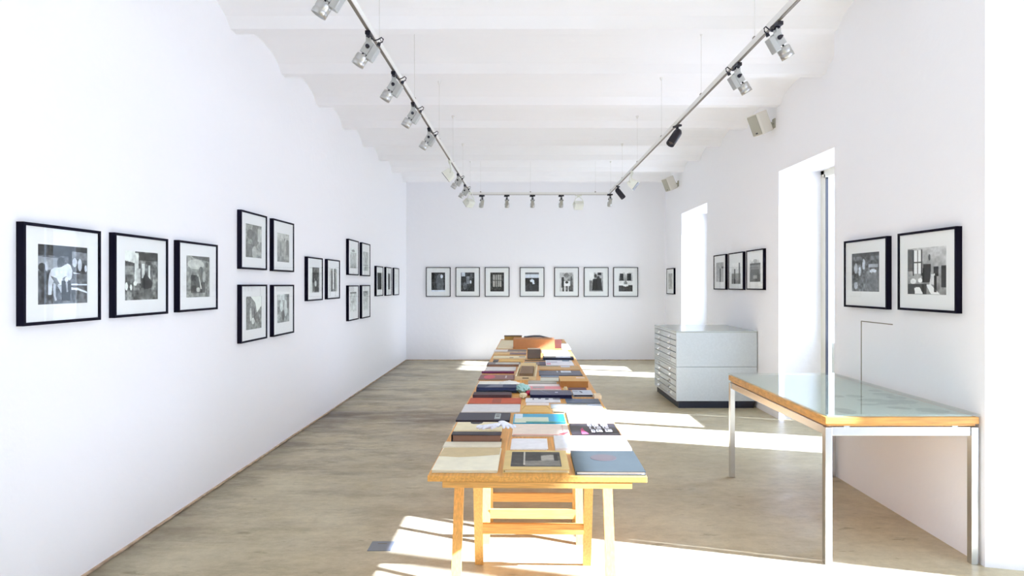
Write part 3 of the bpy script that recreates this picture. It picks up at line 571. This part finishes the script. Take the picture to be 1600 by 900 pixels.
# ------------------------------------------------------------------ long work tables on trestles
TZ = .74; TROT = R(-1.0); TO = Vector((.064, 2.362, 0)); TW = .812; TL = 5.9
TM = Matrix.Translation(TO) @ Matrix.Rotation(TROT, 4, 'Z')
def trestle_frame(y_foot, y_top, half, zt, barz, parent, lw=.042, cx=0, ht=None):
    ht = ht or half
    for s in (-1, 1):
        p0 = Vector((cx+s*half, y_foot, 0)); p1 = Vector((cx+s*ht, y_top, zt))
        b = MB(); t = .012
        b.bm.verts.ensure_lookup_table()
        d = (p1-p0).normalized(); up = Vector((0, 1, 0))
        v = []
        for p in (p0, p1):
            for dx, dy in ((-lw/2, -t), (lw/2, -t), (lw/2, t), (-lw/2, t)): v.append(b.bm.verts.new(p+Vector((dx, dy*1.0, 0))))
        b.face(v[:4]); b.face(v[4:])
        for i in range(4): b.face([v[i], v[(i+1) % 4], v[4+(i+1) % 4], v[4+i]])
        b.build('leg', woodleg, parent)
    for z in barz:
        yy = y_foot+(y_top-y_foot)*z/zt
        MB().box((cx, yy, z), (2*(half+(ht-half)*z/zt)-lw, .022, .05)).build('crossbar', woodx, parent)
def work_table(k, y0, y1, label):
    root = empty('trestle_table', TM @ Vector((0, y0, 0)), TROT); tag(root, label, 'table', 'row of pine trestle tables')
    L_ = y1-y0
    MB().box((0, L_/2, TZ-.011), (TW, L_-.004, .022), None, .002).build('tabletop', wood, root)
    MB().box((0, .04, TZ-.034), (TW-.11, .07, .022)).build('batten', woodx, root)
    MB().box((0, L_-.04, TZ-.034), (TW-.11, .07, .022)).build('batten', woodx, root)
    for (yc, f0, f1, h0, h1, z0, z1) in (((.62, .38, .95, (.338, .335), (.278, .265), .10, .222), (1.42, 1.21, 1.55, (.262, .262), (.262, .262), .155, .155)) if k == 0 else ((.5, .24, .76, (.335, .335), (.28, .28), .17, .19), (1.5, 1.24, 1.76, (.335, .335), (.28, .28), .17, .19))):
        zt = TZ-.045; cx = -.012 if k == 0 else 0
        tr = MB().box((cx, yc, zt+.01), (.72, .05, .024)).build('trestle', woodx, root)
        trestle_frame(f0, yc-.03, h0[0], zt, (z0,), tr, .042, cx, h0[1]); trestle_frame(f1, yc+.03, h1[0], zt, (z1,), tr, .042, cx, h1[1])
    return root
work_table(0, 0, 1.97, 'nearest pine trestle table of the long book covered row')
work_table(1, 1.97, 3.94, 'middle pine trestle table of the long book covered row')
work_table(2, 3.94, TL, 'farthest pine trestle table of the long book covered row')

# ------------------------------------------------------------------ things on the tables
TI = TM.inverted()
cream = (236, 230, 206); GB = 'books and papers laid out on the tables'
def place(xl, xr, yn, yf, t, base=0):
    """table-space rectangle from a measured one: left/right of the near top edge, near/far edge heights"""
    d = CAMZ-(TZ+base+t); Yn = d*1000/(yn-444); Yf = d*1000/(yf-444)
    a = TI @ Vector(((xl-812)/1000*Yn, Yn, 0)); c = TI @ Vector(((xr-812)/1000*Yn, Yn, 0)); e = TI @ Vector(((((xl+xr)/2)-812)/1000*Yn, Yf, 0))
    return a.x, c.x, (a.y+c.y)/2, max((a.y+c.y)/2+.05, e.y)
def item(name, cat, label, xl, xr, yn, yf, t, col, base=0, pages=None, deco=(), rz=0, rough=.55, grp=GB, shrink=None, slab=False):
    x0, x1, y0, y1 = place(xl, xr, yn, yf, t, base)
    w_, l_ = x1-x0, y1-y0; cx, cy = (x0+x1)/2, (y0+y1)/2
    root = empty(name, TM @ Vector((cx, cy, TZ+base+.0004)), TROT+R(rz)); tag(root, label, cat, grp)
    cm = col if not isinstance(col, tuple) else scol(*col, rough)
    if pages:
        ct = min(.003, t*.2)
        b = MB(); b.box((0, 0, ct/2), (w_, l_, ct)); b.box((0, 0, t-ct/2), (w_, l_, ct)); b.box((-w_/2+ct/2, 0, t/2), (ct, l_, t-2*ct)); b.build('cover', cm, root)
        MB().box((ct*.4, 0, t/2), (w_-ct*1.2-.008, l_-.010, t-2*ct)).build('page_block', scol(*pages, .9), root)
    else:
        b = MB(); n = 1 if slab or t < .004 else max(1, min(6, int(t/.002)))
        for k in range(n):
            j = 0 if n == 1 else .0025
            b.box((random.uniform(-j, j), random.uniform(-j, j), t*(k+.5)/n), (w_-2*j, l_-2*j, t/n*(.94 if k < n-1 else 1)))
        b.build('sheets' if not slab else 'body', cm, root)
    z = t
    for dn, kind, u0, v0, u1, v1, c in deco:      # u left-right, v near(1)-far(0)
        z += .0007
        mx = lambda u: -w_/2+u*w_
        my = lambda v: l_/2-v*l_
        b = MB(); dm = scol(*c, .6)
        if kind == 'r': b.prism([(mx(u0), my(v1)), (mx(u1), my(v1)), (mx(u1), my(v0)), (mx(u0), my(v0))], z-.0009, z)
        elif kind == 'e':
            ex, ey, rx, ry = (mx(u0)+mx(u1))/2, (my(v0)+my(v1))/2, (u1-u0)*w_/2, (v1-v0)*l_/2
            b.prism([(ex+rx*math.cos(a*PI/16), ey+ry*math.sin(a*PI/16)) for a in range(32)], z-.0009, z)
        elif kind == 'p': b.prism([(mx(u), my(v)) for u, v in u0], z-.0009, z)
        b.build(dn, dm, root)
    return root, w_, l_
def printed(root, w_, l_, z, u0, v0, u1, v1, key, nx, tint=None):
    sp = PR[key]; sp = (sp[0], sp[1], sp[2], tint or sp[3])
    o = print_mesh((u1-u0)*w_, (v1-v0)*l_, sp, nx, Vector((-w_/2+u0*w_, l_/2-v0*l_, z)), Vector((1, 0, 0)), Vector((0, -1, 0)), 11); o.name = 'cover_picture'; o.parent = root

random.seed(21)
# -- nearest row
item('paper_folder', 'folder', 'large cream folder with painted tan shade, front left corner of the nearest table', 674, 778, 734.7, 699, .012, cream, deco=[('painted_shade', 'p', [(.02, .03), (.98, .02), (.98, .34), (.65, .42), (.33, .47), (.0, .42)], 0, 0, 0, (204, 184, 142))])  # tan polygon paints the shade of an overhang onto the folder
item('paper_sheet', 'paper', 'cream sheet sticking out behind the large cream folder', 690, 783, 698.5, 690, .004, (226, 218, 196))
r_, w_, l_ = item('book', 'book', 'yellow bordered book with a dark street photo on its cover, front middle', 785.7, 890, 733.5, 704, .015, (222, 194, 128), pages=(232, 222, 190), rough=.5)
MB().box((0, .004, .0154), (w_*.78, l_*.76, .0006)).build('cover_panel', scol(70, 66, 70, .4), r_)
PR['streetcover'] = ((.3, .3), .12, [('r', 0, 0, .26, .8, .28), ('r', .25, 0, .27, .95, .7), ('r', .27, .05, .6, .62, .25), ('p', [(.6, .28), (.88, .22), (.92, .7), (.62, .7)], .6), ('p', [(.27, .68), (1, .6), (1, 1), (.27, 1)], .5), ('r', .88, .15, .96, .65, .2)], (1, .95, .82))
printed(r_, w_, l_, .0161, .12, .10, .88, .84, 'streetcover', 60)
item('book', 'book', 'dark blue grey hardback with a grey oval on its cover, front right', 899, 1009, 736.8, 704.5, .015, (58, 67, 66), pages=(240, 238, 235), rough=.62, deco=[('oval_mark', 'e', .28, .2, .68, .53, (70, 62, 60))])
item('booklet', 'booklet', 'plain white booklet behind the yellow bordered book', 797, 856.5, 701.5, 685, .005, (240, 240, 244))
item('book', 'book', 'wide plain off-white book behind the dark oval book', 868, 987, 701, 680.5, .018, (226, 226, 228), slab=True, deco=[('page_mark', 'e', .68, .05, .72, .12, (120, 120, 120))])
# raised dark hardback
r_, w_, l_ = item('book', 'book', 'black covered book with brown page edge under the white gloves', 705, 783, 679.5, 674.5, .034, (44, 40, 52), pages=(150, 112, 92), rough=.5)
item('folder', 'folder', 'cream folder with a black thumb notch, left side behind the black covered book', 708, 784, 673.2, 659.5, .010, (232, 222, 186), deco=[('thumb_notch', 'p', [(.28+.0, 0.0), (.56, 0.0), (.54, .16), (.48, .24), (.36, .24), (.30, .16)], 0, 0, 0, (38, 36, 44))])
item('folder', 'folder', 'flat black folder with a small grey label, left side', 712, 796, 656.5, 644.7, .010, (40, 42, 60), rough=.45, slab=True, deco=[('label', 'r', .71, .16, .82, .84, (176, 186, 186)), ('label_text', 'r', .73, .3, .8, .36, (90, 90, 96)), ('label_text', 'r', .73, .5, .8, .58, (90, 90, 96))])
item('brochure', 'brochure', 'bright blue brochure with a pale map strip, middle of the nearest table', 801, 884.5, 661, 646.5, .007, (34, 166, 204), rough=.4, deco=[('map_strip', 'r', .03, .40, .68, .98, (214, 222, 200)), ('label', 'r', .03, .05, .18, .55, (212, 228, 240)), ('edge_band', 'r', .25, .88, 1, .99, (96, 170, 160))])
item('book', 'book', 'pinkish cream book with red corner lines, in front of the blue brochure', 800, 890.5, 680, 662.5, .008, (236, 220, 204), pages=(240, 232, 220), deco=[('red_line', 'r', .02, .95, .96, .98, (226, 130, 120)), ('red_line', 'p', [(.82, .9), (.98, .72), (.99, .78), (.9, .96)], 0, 0, 0, (226, 90, 96)), ('red_line', 'r', .895, .1, .90, .8, (220, 130, 130))])
lett = []
for j, (v0, v1) in enumerate(((.08, .28), (.4, .6), (.74, .96))):
    for i, (u0, u1) in enumerate(((.40, .47), (.50, .64), (.68, .82))):
        lett.append(('white_letter', 'r', u0+.01*j, v0, u1+.01*j-(.02 if (i+j) % 2 else 0), v1, (232, 230, 236)))
        lett.append(('letter_gap', 'r', u0+.03+.01*j, v0+.07, u0+.05+.01*j, v1-.02, (46, 42, 46)))
item('book', 'book', 'black cover printed with blocky white letters, right side of the nearest table', 892.5, 970, 679, 662, .006, (48, 44, 48), rough=.4, deco=[('pink_stain', 'p', [(.22, .55), (.27, .4), (.3, .7), (.36, .95), (.22, .97)], 0, 0, 0, (206, 90, 130))]+lett)
item('paper_sheet', 'paper', 'large blank white sheet behind the black lettered cover', 888.5, 960, 660.5, 639.5, .006, (232, 232, 236))
item('envelope', 'envelope', 'yellow brown envelope lying mid table behind the blue brochure', 814, 862, 644.5, 633.5, .005, (226, 184, 106), slab=True, deco=[('flap', 'p', [(.02, .55), (.12, .02), (.86, .02), (.98, .55), (.96, .6), (.85, .12), (.14, .12), (.04, .6)], 0, 0, 0, (206, 160, 84))])
item('booklet', 'booklet', 'small cream booklet with black edge beside the yellow brown envelope', 863.5, 883.5, 643, 638.5, .010, (224, 214, 180), pages=(60, 54, 48))
item('paper_sheet', 'paper', 'wide pale grey sheet in front of the red-orange book', 720, 813, 643.5, 631.5, .005, (218, 216, 216))
item('book', 'book', 'red-orange book, left side', 731, 813.5, 630.5, 621.8, .008, (196, 84, 46), pages=(230, 220, 200), deco=[('dark_patch', 'r', .45, .1, .62, .9, (160, 80, 60))])
item('box', 'box', 'flat dark brown box in front of the stacked navy books', 738.5, 799, 617, 612.6, .022, (76, 54, 62), slab=True)
item('book', 'book', 'navy hardback, upper one of the stack of two left of the teal paper', 744.5, 806.5, 605.5, 600.5, .020, (44, 54, 88), base=.0205, pages=(60, 70, 110), deco=[('grey_slip', 'p', [(.2, 1), (.35, .2), (.65, .1), (.66, .9)], 0, 0, 0, (120, 124, 140))])
item('book', 'book', 'navy hardback, lower one of the stack of two left of the teal paper', 744, 807.5, 609, 603.2, .0195, (38, 46, 78), pages=(90, 110, 130))
item('paper_sheet', 'paper', 'white papers spread behind the stacked navy books', 745, 806, 602.2, 595.5, .008, (240, 236, 226))
item('book', 'book', 'reddish brown book with a pink mark, left side of the middle table', 747.5, 803, 592.8, 585.5, .008, (140, 98, 96), pages=(214, 196, 160), deco=[('pink_mark', 'e', .12, .1, .45, .9, (206, 92, 110)), ('white_mark', 'r', .74, .25, .78, .75, (220, 210, 210))])
item('book', 'book', 'book with a deep purple front edge behind the reddish brown book', 752.5, 803, 581, 579.6, .014, (108, 40, 92), slab=True)
item('book', 'book', 'wide pale grey book behind the purple one', 757, 806, 578.8, 573.3, .008, (222, 220, 218))
item('book', 'book', 'grey patterned book over a brown one, left side', 760.5, 813, 569.5, 565.9, .018, (140, 132, 132), pages=(170, 130, 110), deco=[('pattern', 'r', .25, .2, .95, .8, (206, 206, 196))])
item('folder', 'folder', 'yellow folder at left behind the grey patterned book', 779, 818, 565, 561.6, .006, (224, 186, 106))
item('booklet', 'booklet', 'small dark booklet at the left end of the yellow folder', 769.5, 778, 565, 561.6, .010, (92, 90, 92))
item('tray', 'box', 'flat cream box left of the upright grey box', 770, 822, 559.3, 555.8, .010, (240, 228, 196), slab=True, deco=[('black_mark', 'r', .5, .8, .62, .99, (30, 28, 40)), ('grey_text', 'r', .78, .3, .97, .7, (170, 160, 150))])
item('book', 'book', 'tan and brown book behind the flat cream box', 770.5, 822, 554, 551.2, .010, (222, 184, 122), deco=[('brown_half', 'r', .5, 0, 1, 1, (130, 110, 116))], slab=True)
item('book', 'book', 'half white half grey book nearest the left of the cardboard box', 771.5, 822.5, 549.3, 546.2, .010, (236, 232, 230), pages=(240, 228, 200), deco=[('grey_half', 'r', .42, 0, 1, 1, (140, 132, 128))])
item('paper_sheet', 'paper', 'big cream sheet at left of the cardboard box', 776, 801.5, 544.8, 531.5, .005, (234, 220, 184))

# -- middle column
def open_tray():
    x0, x1, y0, y1 = place(806.5, 839.5, 590, 571, .02)
    w_, l_ = x1-x0, y1-y0
    root = empty('open_box', TM @ Vector(((x0+x1)/2, (y0+y1)/2, TZ+.0004)), TROT+R(-1.5)); tag(root, 'cream open box lined with brown card, middle of the table row', 'box')
    b = MB(); b.box((0, 0, .002), (w_, l_, .004)); t = .012
    for s in (-1, 1): b.box((s*(w_/2-t/2), 0, .016), (t, l_, .024)); b.box((0, s*(l_/2-t/2), .016+(.008 if s > 0 else 0)), (w_-2*t, t, .024+(.016 if s > 0 else 0)))
    b.build('box_walls', scol(232, 214, 174, .8), root)
    MB().box((0, -.01, .019), (w_*.64, l_*.62, .028)).build('brown_block', scol(134, 108, 84, .8), root)
    MB().box((0, -l_/2-.001, .016), (w_*.3, .002, .008)).build('label', scol(120, 110, 96, .8), root)
open_tray()
item('book', 'book', 'brown grey book in front of the upright grey box', 819, 853, 570, 565, .008, (134, 118, 116), slab=True, deco=[('dark_end', 'r', .7, 0, 1, 1, (84, 76, 96))])
x0, x1, y0, y1 = place(824, 845, 546.3, 544.3, .096)
root = empty('document_box', TM @ Vector(((x0+x1)/2, (y0+y1)/2+.05, TZ+.0004)), TROT); tag(root, 'upright grey brown box with a cream top edge, mid table', 'box')
wb = x1-x0
MB().box((0, 0, .046), (wb, .07, .088), None, .002).build('body', scol(112, 102, 96, .7), root)
MB().box((0, 0, .093), (wb-.006, .066, .006)).build('lid', scol(214, 202, 184, .8), root)
item('tray', 'tray', 'dark flat stand under the upright grey brown box', 820, 853, 563.4, 562.2, .003, (66, 64, 66), slab=True)
item('book', 'book', 'small grey strip-like book behind the pink magazine', 825, 870, 599, 594.6, .006, (178, 176, 168))
item('magazine', 'magazine', 'white magazine with a pink lower cover left of the brown carton', 825, 877, 608.4, 600, .005, (240, 232, 232), deco=[('pink_area', 'r', .02, .45, 1, .97, (228, 150, 158)), ('grey_text', 'r', .14, .5, .5, .85, (180, 170, 172))])
item('book', 'book', 'thick navy book streaked white, middle of the table', 828, 894.5, 617, 609.7, .024, (38, 42, 84), pages=(24, 24, 60), rough=.35, deco=[('white_streak', 'p', [(.22, .1), (.28, .1), (.5, .9), (.46, .9)], 0, 0, 0, (130, 134, 160)), ('white_streak', 'p', [(.32, .1), (.35, .1), (.56, .9), (.54, .9)], 0, 0, 0, (120, 124, 150)), ('label', 'r', .6, .45, .67, .6, (210, 212, 224))])
item('papers', 'paper', 'white papers printed with small dark marks before the navy streaked book', 821, 877, 628.5, 621.8, .005, (228, 228, 232), deco=[('dark_mark', 'r', .2, .15, .24, .4, (90, 90, 110)), ('dark_mark', 'r', .36, .1, .44, .3, (120, 120, 130)), ('dark_mark', 'r', .56, .2, .66, .42, (60, 62, 86)), ('dark_mark', 'r', .78, .18, 1, .4, (120, 122, 130))])
item('paper_sheet', 'paper', 'slim white sheet edge right behind the yellow brown envelope', 822, 858, 632.8, 629.4, .003, (236, 228, 226))
# -- right column
item('magazine', 'magazine', 'grey green landscape magazine, right side', 860, 943, 638, 630.8, .005, (168, 172, 166), rough=.3, deco=[('light_streak', 'p', [(.45, .5), (.7, .3), (.72, .6), (.5, .8)], 0, 0, 0, (214, 222, 218)), ('blue_end', 'r', .72, .1, .99, .9, (190, 198, 210))])
item('brochure', 'brochure', 'dark blue green brochure right of the printed papers', 884.5, 939, 629.8, 622.8, .004, (62, 82, 108), rough=.35, deco=[('light_spot', 'e', .25, .3, .5, .7, (110, 120, 150))])
item('book', 'book', 'silver blue book with black fore edge, right of the navy streaked book', 896, 927, 616.6, 609.5, .016, (190, 200, 214), pages=(30, 30, 50), deco=[('dark_mark', 'p', [(.35, .3), (.45, .3), (.52, .55), (.45, .6)], 0, 0, 0, (50, 50, 70)), ('thin_line', 'r', .02, .3, .28, .35, (110, 110, 130))])
item('box', 'box', 'small cream box at the right table edge', 929, 940, 618, 614.5, .022, (234, 212, 178), slab=True)
item('booklet', 'booklet', 'brown booklet between the brown carton and the silver blue book', 888, 917, 608.2, 605.6, .006, (110, 84, 92))
x0, x1, y0, y1 = place(875.5, 919, 595.8, 588, .044)
root = empty('carton', TM @ Vector(((x0+x1)/2, (y0+y1)/2, TZ+.0004)), TROT); tag(root, 'closed brown carton at the right side of the table', 'box')
MB().box((0, 0, .022), (x1-x0, y1-y0, .044), None, .002).build('body', scol(176, 120, 62, .8), root)
MB().box((0, 0, .0446), (x1-x0+.002, y1-y0+.002, .002)).build('lid', scol(216, 172, 112, .8), root)
MB().box(((x1-x0)*.28, .03, .0462), (.06, .05, .001)).build('label', scol(232, 208, 190, .8), root)
item('book', 'book', 'pale grey green book left of the brown carton', 844.5, 874.5, 595, 590, .010, (208, 208, 194), slab=True)
item('paper_sheet', 'paper', 'blue grey sheet under the navy brochure with white label', 845, 874, 589, 586.2, .003, (130, 146, 170))
item('brochure', 'brochure', 'navy brochure with a white label, right side', 842.5, 911, 586.4, 579, .006, (46, 54, 84), rough=.35, deco=[('label', 'r', .52, .05, .76, .45, (208, 216, 226)), ('white_mark', 'r', .42, .1, .45, .45, (190, 196, 210)), ('curved_edge', 'p', [(0, .0), (.1, .35), (.3, .6), (.0, .2)], 0, 0, 0, (150, 170, 190))])
item('folder', 'folder', 'brown kraft folder behind the navy brochure', 842, 907, 577.8, 571.6, .005, (204, 164, 108), deco=[('label', 'r', .55, .05, .78, .4, (216, 222, 234)), ('grey_edge', 'r', .05, .0, .5, .18, (160, 158, 146))])
item('magazine', 'magazine', 'white and pink magazine, right side far half of the row', 853.5, 898, 570.8, 562.8, .006, (234, 234, 242), deco=[('pink_patch', 'r', .02, .6, .17, .85, (222, 150, 172)), ('grey_text', 'r', .03, .3, .42, .45, (190, 184, 200)), ('blue_patch', 'r', .62, .02, .88, .25, (120, 140, 164))])
item('book', 'book', 'navy book with white slip on top, far right side', 848.5, 897, 559.5, 556.7, .020, (38, 44, 76), pages=(44, 56, 88), deco=[('grey_slip', 'r', .05, .1, .42, .8, (120, 128, 128)), ('white_slip', 'r', .42, .1, .9, .8, (214, 224, 238))])
item('paper_sheet', 'paper', 'white sheet behind the navy book with a slip', 849.5, 891, 556, 551.8, .005, (244, 240, 232))
item('paper_sheet', 'paper', 'greenish cream sheet to the right of the upright grey box', 846, 889, 551.4, 546.4, .005, (226, 226, 200), deco=[('shade_patch', 'r', .02, .1, .35, .9, (190, 188, 160))])
item('paper_sheet', 'paper', 'bright white sheet at far right edge beside the cardboard box', 878.5, 893, 545.6, 536.5, .005, (246, 244, 240))
# -- big cardboard box and the far end
kb = scol(190, 134, 88, .8)
d0 = .71/(.545-.444)
xl_, xr_, xe_ = (802-812)/1000*d0, (866.5-812)/1000*d0, (877-812)/1000*d0
yb = (TI @ Vector((xl_, d0, 0))).y; xl_ = (TI @ Vector((xl_, d0, 0))).x; xr_ = (TI @ Vector((xr_, d0, 0))).x; xe_ = (TI @ Vector((xe_, d0, 0))).x
root = empty('cardboard_box', TM @ Vector(((xl_+xr_)/2, yb, TZ+.0004)), TROT); tag(root, 'long brown cardboard box with an open reddish right end', 'box')
wb = xr_-xl_; hb = .104; db = .24
b = MB(); b.box((0, .0025, hb/2), (wb, .005, hb)); b.box((0, db, hb/2), (wb, .005, hb)); b.box((0, db/2, .003), (wb, db-.008, .006)); b.box((-wb/2+.0025, db/2, hb/2), (.005, db-.008, hb)); b.box((0, db/2, hb-.0025), (wb-.006, db-.008, .005)); b.build('box_body', kb, root)
b = MB(); b.box((wb/2+(xe_-xr_)/2+.003, .012, hb/2), (xe_-xr_, .005, hb-.006)); b.build('end_flap', scol(104, 58, 46, .8), root)
r_, w_, l_ = item('book', 'book', 'low tan book in front of the open black binder, far end', 818, 845, 528.6, 527, .012, (206, 160, 92), slab=True)
x0, x1, y0, y1 = place(788, 815, 526, 524.8, .050)
root = empty('storage_box', TM @ Vector(((x0+x1)/2, (y0+y1)/2+.02, TZ+.0004)), TROT); tag(root, 'brown lidded box at the far left end of the table row', 'box')
MB().box((0, 0, .024), (x1-x0, .12, .048), None, .002).build('body', scol(176, 136, 70, .8), root); MB().box((0, 0, .052), (x1-x0+.006, .126, .008)).build('lid', scol(106, 88, 72, .7), root)
x0, x1, y0, y1 = place(819, 858, 527.3, 526, .02)
root = empty('ring_binder', TM @ Vector(((x0+x1)/2, 5.66, TZ+.0004)), TROT); tag(root, 'open black binder with raised covers at the far end', 'binder')
wb = x1-x0
b = MB(); pts = [(-wb/2, .045), (-wb*.12, .058), (wb*.12, .058), (wb/2, .028)]
for (xa, za), (xb, zb) in zip(pts, pts[1:]):
    b.prism([(xa, za), (xb, zb), (xb, zb+.006), (xa, za+.006)], -.09, .09, Matrix.Rotation(PI/2, 4, 'X'))
b.build('cover', scol(54, 54, 72, .5), root)
b = MB(); b.prism([(-wb/2+.01, .0), (wb/2-.01, .0), (wb/2-.01, .024), (wb*.12, .052), (-wb*.12, .052), (-wb/2+.01, .040)], -.085, .085, Matrix.Rotation(PI/2, 4, 'X')); b.build('page_block', scol(232, 226, 214, .9), root)

# -- crumpled papers
def crumple(name, label, cat, px, py, rx, ry, rz_, col, z0=0, seed=1, grp=None):
    d = CAMZ-TZ-z0-rz_; Y = d*1000/(py-444); X = (px-812)/1000*Y
    bm_ = bmesh.new(); bmesh.ops.create_icosphere(bm_, subdivisions=4, radius=1)
    for v in bm_.verts:
        n = v.co.copy(); f = .84+.2*abs(math.sin(n.x*3.1+seed)*math.cos(n.y*4.3+seed*2)+.5*math.sin(n.z*7+n.x*5+seed))+.1*math.sin(n.x*13+n.y*11)
        v.co = Vector((n.x*rx*f, n.y*ry*f, max(0, rz_*(n.z*f*.9+.75)) if n.z > -.9 else 0))
    me = bpy.data.meshes.new(name); bm_.to_mesh(me); bm_.free(); me.materials.append(scol(*col, .8))
    o = bpy.data.objects.new(name, me); COL.objects.link(o); o.location = (X, Y, TZ+z0+.001); tag(o, label, cat, grp); return o
crumple('tissue_paper', 'crumpled pale teal tissue beside the stacked navy books', 'paper', 816, 605, .05, .10, .028, (176, 218, 214), seed=2)
crumple('tissue_paper', 'crumpled white tissue lying on the white papers, left', 'paper', 795, 598.5, .07, .10, .014, (238, 238, 236), z0=.009, seed=5)
crumple('paper_scrap', 'small crumpled red paper beside the teal tissue', 'paper', 825.5, 613, .016, .05, .014, (200, 56, 90), seed=3)
crumple('paper_scrap', 'small cream crumpled paper in front of the red scrap', 'paper', 817.5, 617, .024, .08, .014, (232, 216, 180), seed=4)
crumple('paper_scrap', 'small round cream scrap left of the brown booklet', 'paper', 883.5, 607, .014, .035, .016, (232, 214, 176), seed=6)

# -- cotton gloves
def glove(label, px, py, rz, z0, flip=1):
    d = CAMZ-TZ-z0; Y = d*1000/(py-444); X = (px-812)/1000*Y
    vs = [Vector((0, 0, 0))]; es = []; rad = [(.030, .013)]
    def add(p, par, r): vs.append(Vector(p)); es.append((par, len(vs)-1)); rad.append(r); return len(vs)-1
    wr = add((0, -.055, .002), 0, (.026, .012)); add((0, -.095, .0), wr, (.030, .009))
    kn = add((0, .035, .0), 0, (.032, .012))
    for k, (a, L_, x) in enumerate(((-.32, .058, -.028), (-.12, .072, -.010), (.08, .068, .010), (.30, .052, .028))):
        b0 = add((x*flip, .058, .0), kn, (.0095, .0085)); m_ = add(((x+math.sin(a)*L_*.55)*flip, .058+math.cos(a)*L_*.55, .006), b0, (.0085, .0075))
        add(((x+math.sin(a)*L_)*flip, .058+math.cos(a)*L_, -.001), m_, (.0072, .0065))
    t0 = add((-.042*flip, .0, 0), 0, (.011, .0095)); t1 = add((-.062*flip, .03, .004), t0, (.0095, .008)); add((-.072*flip, .055, 0), t1, (.008, .007))
    me = bpy.data.meshes.new('cotton_glove'); me.from_pydata(vs, es, []); o = bpy.data.objects.new('cotton_glove', me); COL.objects.link(o)
    sk = o.modifiers.new('skin', 'SKIN'); sk.use_smooth_shade = True
    for i, r in enumerate(rad): me.skin_vertices[0].data[i].radius = (r[0]*(1.3 if i > 3 else 1.1), r[1]*1.3)
    me.skin_vertices[0].data[0].use_root = True
    sub = o.modifiers.new('sub', 'SUBSURF'); sub.levels = 2; sub.render_levels = 2
    me.materials.append(scol(236, 240, 252, .9)); o.location = (X, Y, TZ+z0+.012); o.rotation_euler = (0, 0, rz); o.scale = (.64, .64, .6); tag(o, label, 'glove', 'white cotton gloves on the black covered book'); return o
glove('white cotton glove with fingers pointing left over the cream folder', 768, 669.5, R(128), .026)
glove('white cotton glove with fingers pointing towards the camera, over the bare wood', 789, 667, R(200), .052, -1)

# ------------------------------------------------------------------ floor outlet
Yp = 3.54
root = empty('floor_outlet', (-.765, Yp, 0)); tag(root, 'square grey metal outlet cover set in the floor left of the near table', 'floor outlet')
MB().box((0, 0, .001), (.128, .128, .004), None, .001).build('cover_plate', mat('dull_steel', S(126, 132, 140), .5, .2), root)
MB().box((0, .03, .0034), (.05, .008, .001)).build('pull_slot', dark, root)
